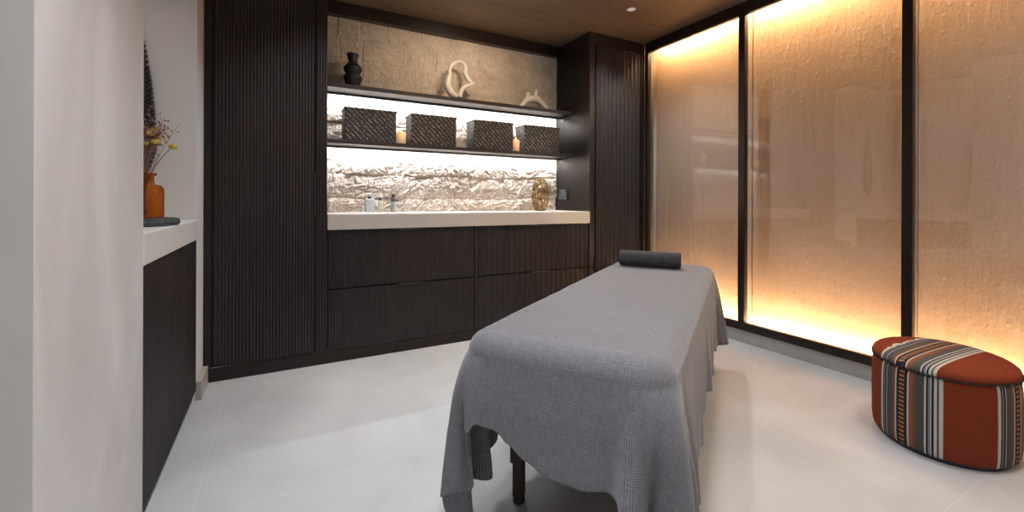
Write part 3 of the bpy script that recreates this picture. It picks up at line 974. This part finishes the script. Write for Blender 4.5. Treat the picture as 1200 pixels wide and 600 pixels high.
# arc position where the front stripe band starts: the photographed point on the rim
def arc_at(px, py):
    best = min(range(NSG), key=lambda i: math.dist(ell(2*PI*i/NSG), (px-PC[0], py-PC[1])))
    return arc[best]
SA = arc_at(2.405, .914)
PER = arc[-1]/4
def side_u(s):       # 0..1 through one repeat; band covers the first ~.65*k
    return ((s-SA)/PER) % 1.0
bm = bmesh.new(); uvl = bm.loops.layers.uv.new('UVMap')
prof = [(.012, .016), (.004, .020), (.0, .030), (-.003, .06), (-.004, .17), (-.003, .29), (.0, .325), (.004, .337), (.012, .342)]
rows = [[bm.verts.new((*ell(2*PI*i/NSG, 1, ins), z)) for i in range(NSG)] for ins, z in prof]
for j, (a, b) in enumerate(zip(rows, rows[1:])):
    for i in range(NSG):
        f = bm.faces.new((a[i], a[(i+1) % NSG], b[(i+1) % NSG], b[i]))
        u0 = side_u(arc[i]); u1 = u0+(arc[i+1]-arc[i])/PER
        # stretch so the band (ramp 0-.65) covers 53 % of the repeat
        def mp(u):
            return u*.645/.60 if u < .60 else .645+(u-.60)*.355/.40
        u0m, u1m = mp(u0), mp(min(u1, 1))
        for lp, uv in zip(f.loops, ((u0m, prof[j][1]), (u1m, prof[j][1]), (u1m, prof[j+1][1]), (u0m, prof[j+1][1]))): lp[uvl].uv = uv
bm.faces.new(rows[0][::-1])
obj('side_cover', bm, M['kilim'], pf, True)
# base foot
bm = bmesh.new()
r1 = [bm.verts.new((*ell(2*PI*i/NSG, 1, .018), 0)) for i in range(NSG)]; r2 = [bm.verts.new((*ell(2*PI*i/NSG, 1, .018), .018)) for i in range(NSG)]
for i in range(NSG): bm.faces.new((r1[i], r1[(i+1) % NSG], r2[(i+1) % NSG], r2[i]))
bm.faces.new(r1[::-1]); bm.faces.new(r2)
obj('base', bm, M['black'], pf)
# top cushion with stripes running across
bm = bmesh.new(); uvl = bm.loops.layers.uv.new('UVMap')
prof = [(.010, .340), (.000, .346), (-.002, .353), (.002, .364), (.012, .373), (.03, .379), (.06, .383), (.10, .386), (.15, .388), (.20, .389)]
rows = [[bm.verts.new((*ell(2*PI*i/NSG, 1, ins), z)) for i in range(NSG)] for ins, z in prof]
rows.append([bm.verts.new((0, 0, .3895))]*NSG)
vt = rows[-1][0]
SDIR = math.radians(-3)
def topuv(v):
    x, y = v.co.x, v.co.y
    across = -x*math.sin(SDIR)+y*math.cos(SDIR)      # + is away from camera side
    # band between +.125 (u=.03) and -.055 (u=.645)
    u = .03+(.125-across)/(.205)*(.615)
    if u > .99: u = .99
    if u < .0: u = .001
    along = x*math.cos(SDIR)+y*math.sin(SDIR)
    return (u, along)
for j in range(len(rows)-1):
    a, b = rows[j], rows[j+1]
    for i in range(NSG):
        if b[0] is vt: f = bm.faces.new((a[i], a[(i+1) % NSG], vt))
        else: f = bm.faces.new((a[i], a[(i+1) % NSG], b[(i+1) % NSG], b[i]))
        for lp in f.loops: lp[uvl].uv = topuv(lp.vert)
bm.faces.new(rows[0][::-1])
obj('top_cushion', bm, M['kilim'], pf, True)
# blanket stitch round the seam
bm = bmesh.new()
tube_pts = [(*ell(2*PI*i/NSG, 1, -.001), .343) for i in range(NSG+1)]
tube(bm, tube_pts, .0018, 6)
for i in range(0, 120):
    a = 2*PI*i/120
    p0 = ell(a, 1, -.0035); p1 = ell(a+.012, 1, -.0035)
    tube(bm, [(*p0, .337), (*p1, .350)], .0014, 5)
obj('seam_stitching', bm, M['black'], pf, True)

# ------------------------------------------------------------------ downlights
def downlight(x, y, power, label, first=None, colour=(.93, .96, 1.0), tilt=0):
    if first is None:
        t = thing('downlight', label, 'ceiling light', (x, y, ZC), 0, 'recessed ceiling downlights')
        bm = lathe(bmesh.new(), [(.030, -.001), (.036, -.004), (.038, -.001), (.038, .0)], seg=40, cap=False)
        obj('trim_ring', bm, simple('brushed_ring', (.35, .34, .33), .35, .8), t, True)
        bm = lathe(bmesh.new(), [(.0295, -.0015), (.0005, -.0018)], seg=32)
        obj('lens', bm, emit('lens_glow', (.5, .52, .56), .35), t)
    else:
        t = copy_tree(first); t.location = (x, y, ZC); t['label'] = label
    la = bpy.data.lights.new('downlight_lamp', 'SPOT'); la.energy = power; la.color = colour
    la.spot_size = math.radians(130); la.spot_blend = .9; la.shadow_soft_size = .04 if first is None else .16
    lo = bpy.data.objects.new('downlight_lamp', la); C.objects.link(lo); lo.location = (x, y, ZC-.02); lo.rotation_euler = (tilt, 0, 0)
    return t
d0 = downlight(2.403, 2.509, 80, 'small round recessed downlight in the wooden ceiling near the glass wall')
for x, y, w_, lab in ((.62, 2.45, 115, 'added unseen ceiling light above the floor before the tall cabinet'),
                      (2.40, 0.55, 60, 'added unseen ceiling light above the striped pouf'),
                      (.45, .66, 215, 'added unseen ceiling light above the camera side of the room'),
                      (1.5, -1.0, 50, 'added unseen ceiling light far behind the camera side')):
    downlight(x, y, w_, lab, d0)  # copies added out of view to raise the room's brightness

downlight(1.35, 2.62, 60, 'added unseen warm ceiling light washing the stone niche', d0, (1.0, .80, .58), math.radians(42))  # added out of view, tilted to warm the upper stone
downlight(-.70, 2.25, 16, 'added unseen ceiling light over the cream alcove ledge', d0)  # added out of view to brighten the alcove walls
# daylight / room light entering from the open side behind the camera
W = bpy.data.worlds.new('world'); sc.world = W; W.use_nodes = True
bg = W.node_tree.nodes['Background']; bg.inputs[0].default_value = (.99, .97, .96, 1); bg.inputs[1].default_value = .50

# ------------------------------------------------------------------ camera
cam = bpy.data.cameras.new('camera'); co = bpy.data.objects.new('camera', cam); C.objects.link(co)
cam.sensor_fit = 'HORIZONTAL'; cam.sensor_width = 36; cam.lens = F_/1200*36
cam.shift_y = -(300-CY_)/1200; cam.clip_start = .02
co.matrix_world = Matrix.Translation((0, 0, H_)) @ Matrix.Rotation(-YAW_, 4, 'Z') @ Matrix.Rotation(PI/2, 4, 'X') @ Matrix.Rotation(RO_, 4, 'Z')
sc.camera = co
sc.view_settings.view_transform = 'Standard'; sc.view_settings.look = 'None'
sc.view_settings.gamma = 1; sc.view_settings.use_curve_mapping = False
sc.view_settings.exposure = 0
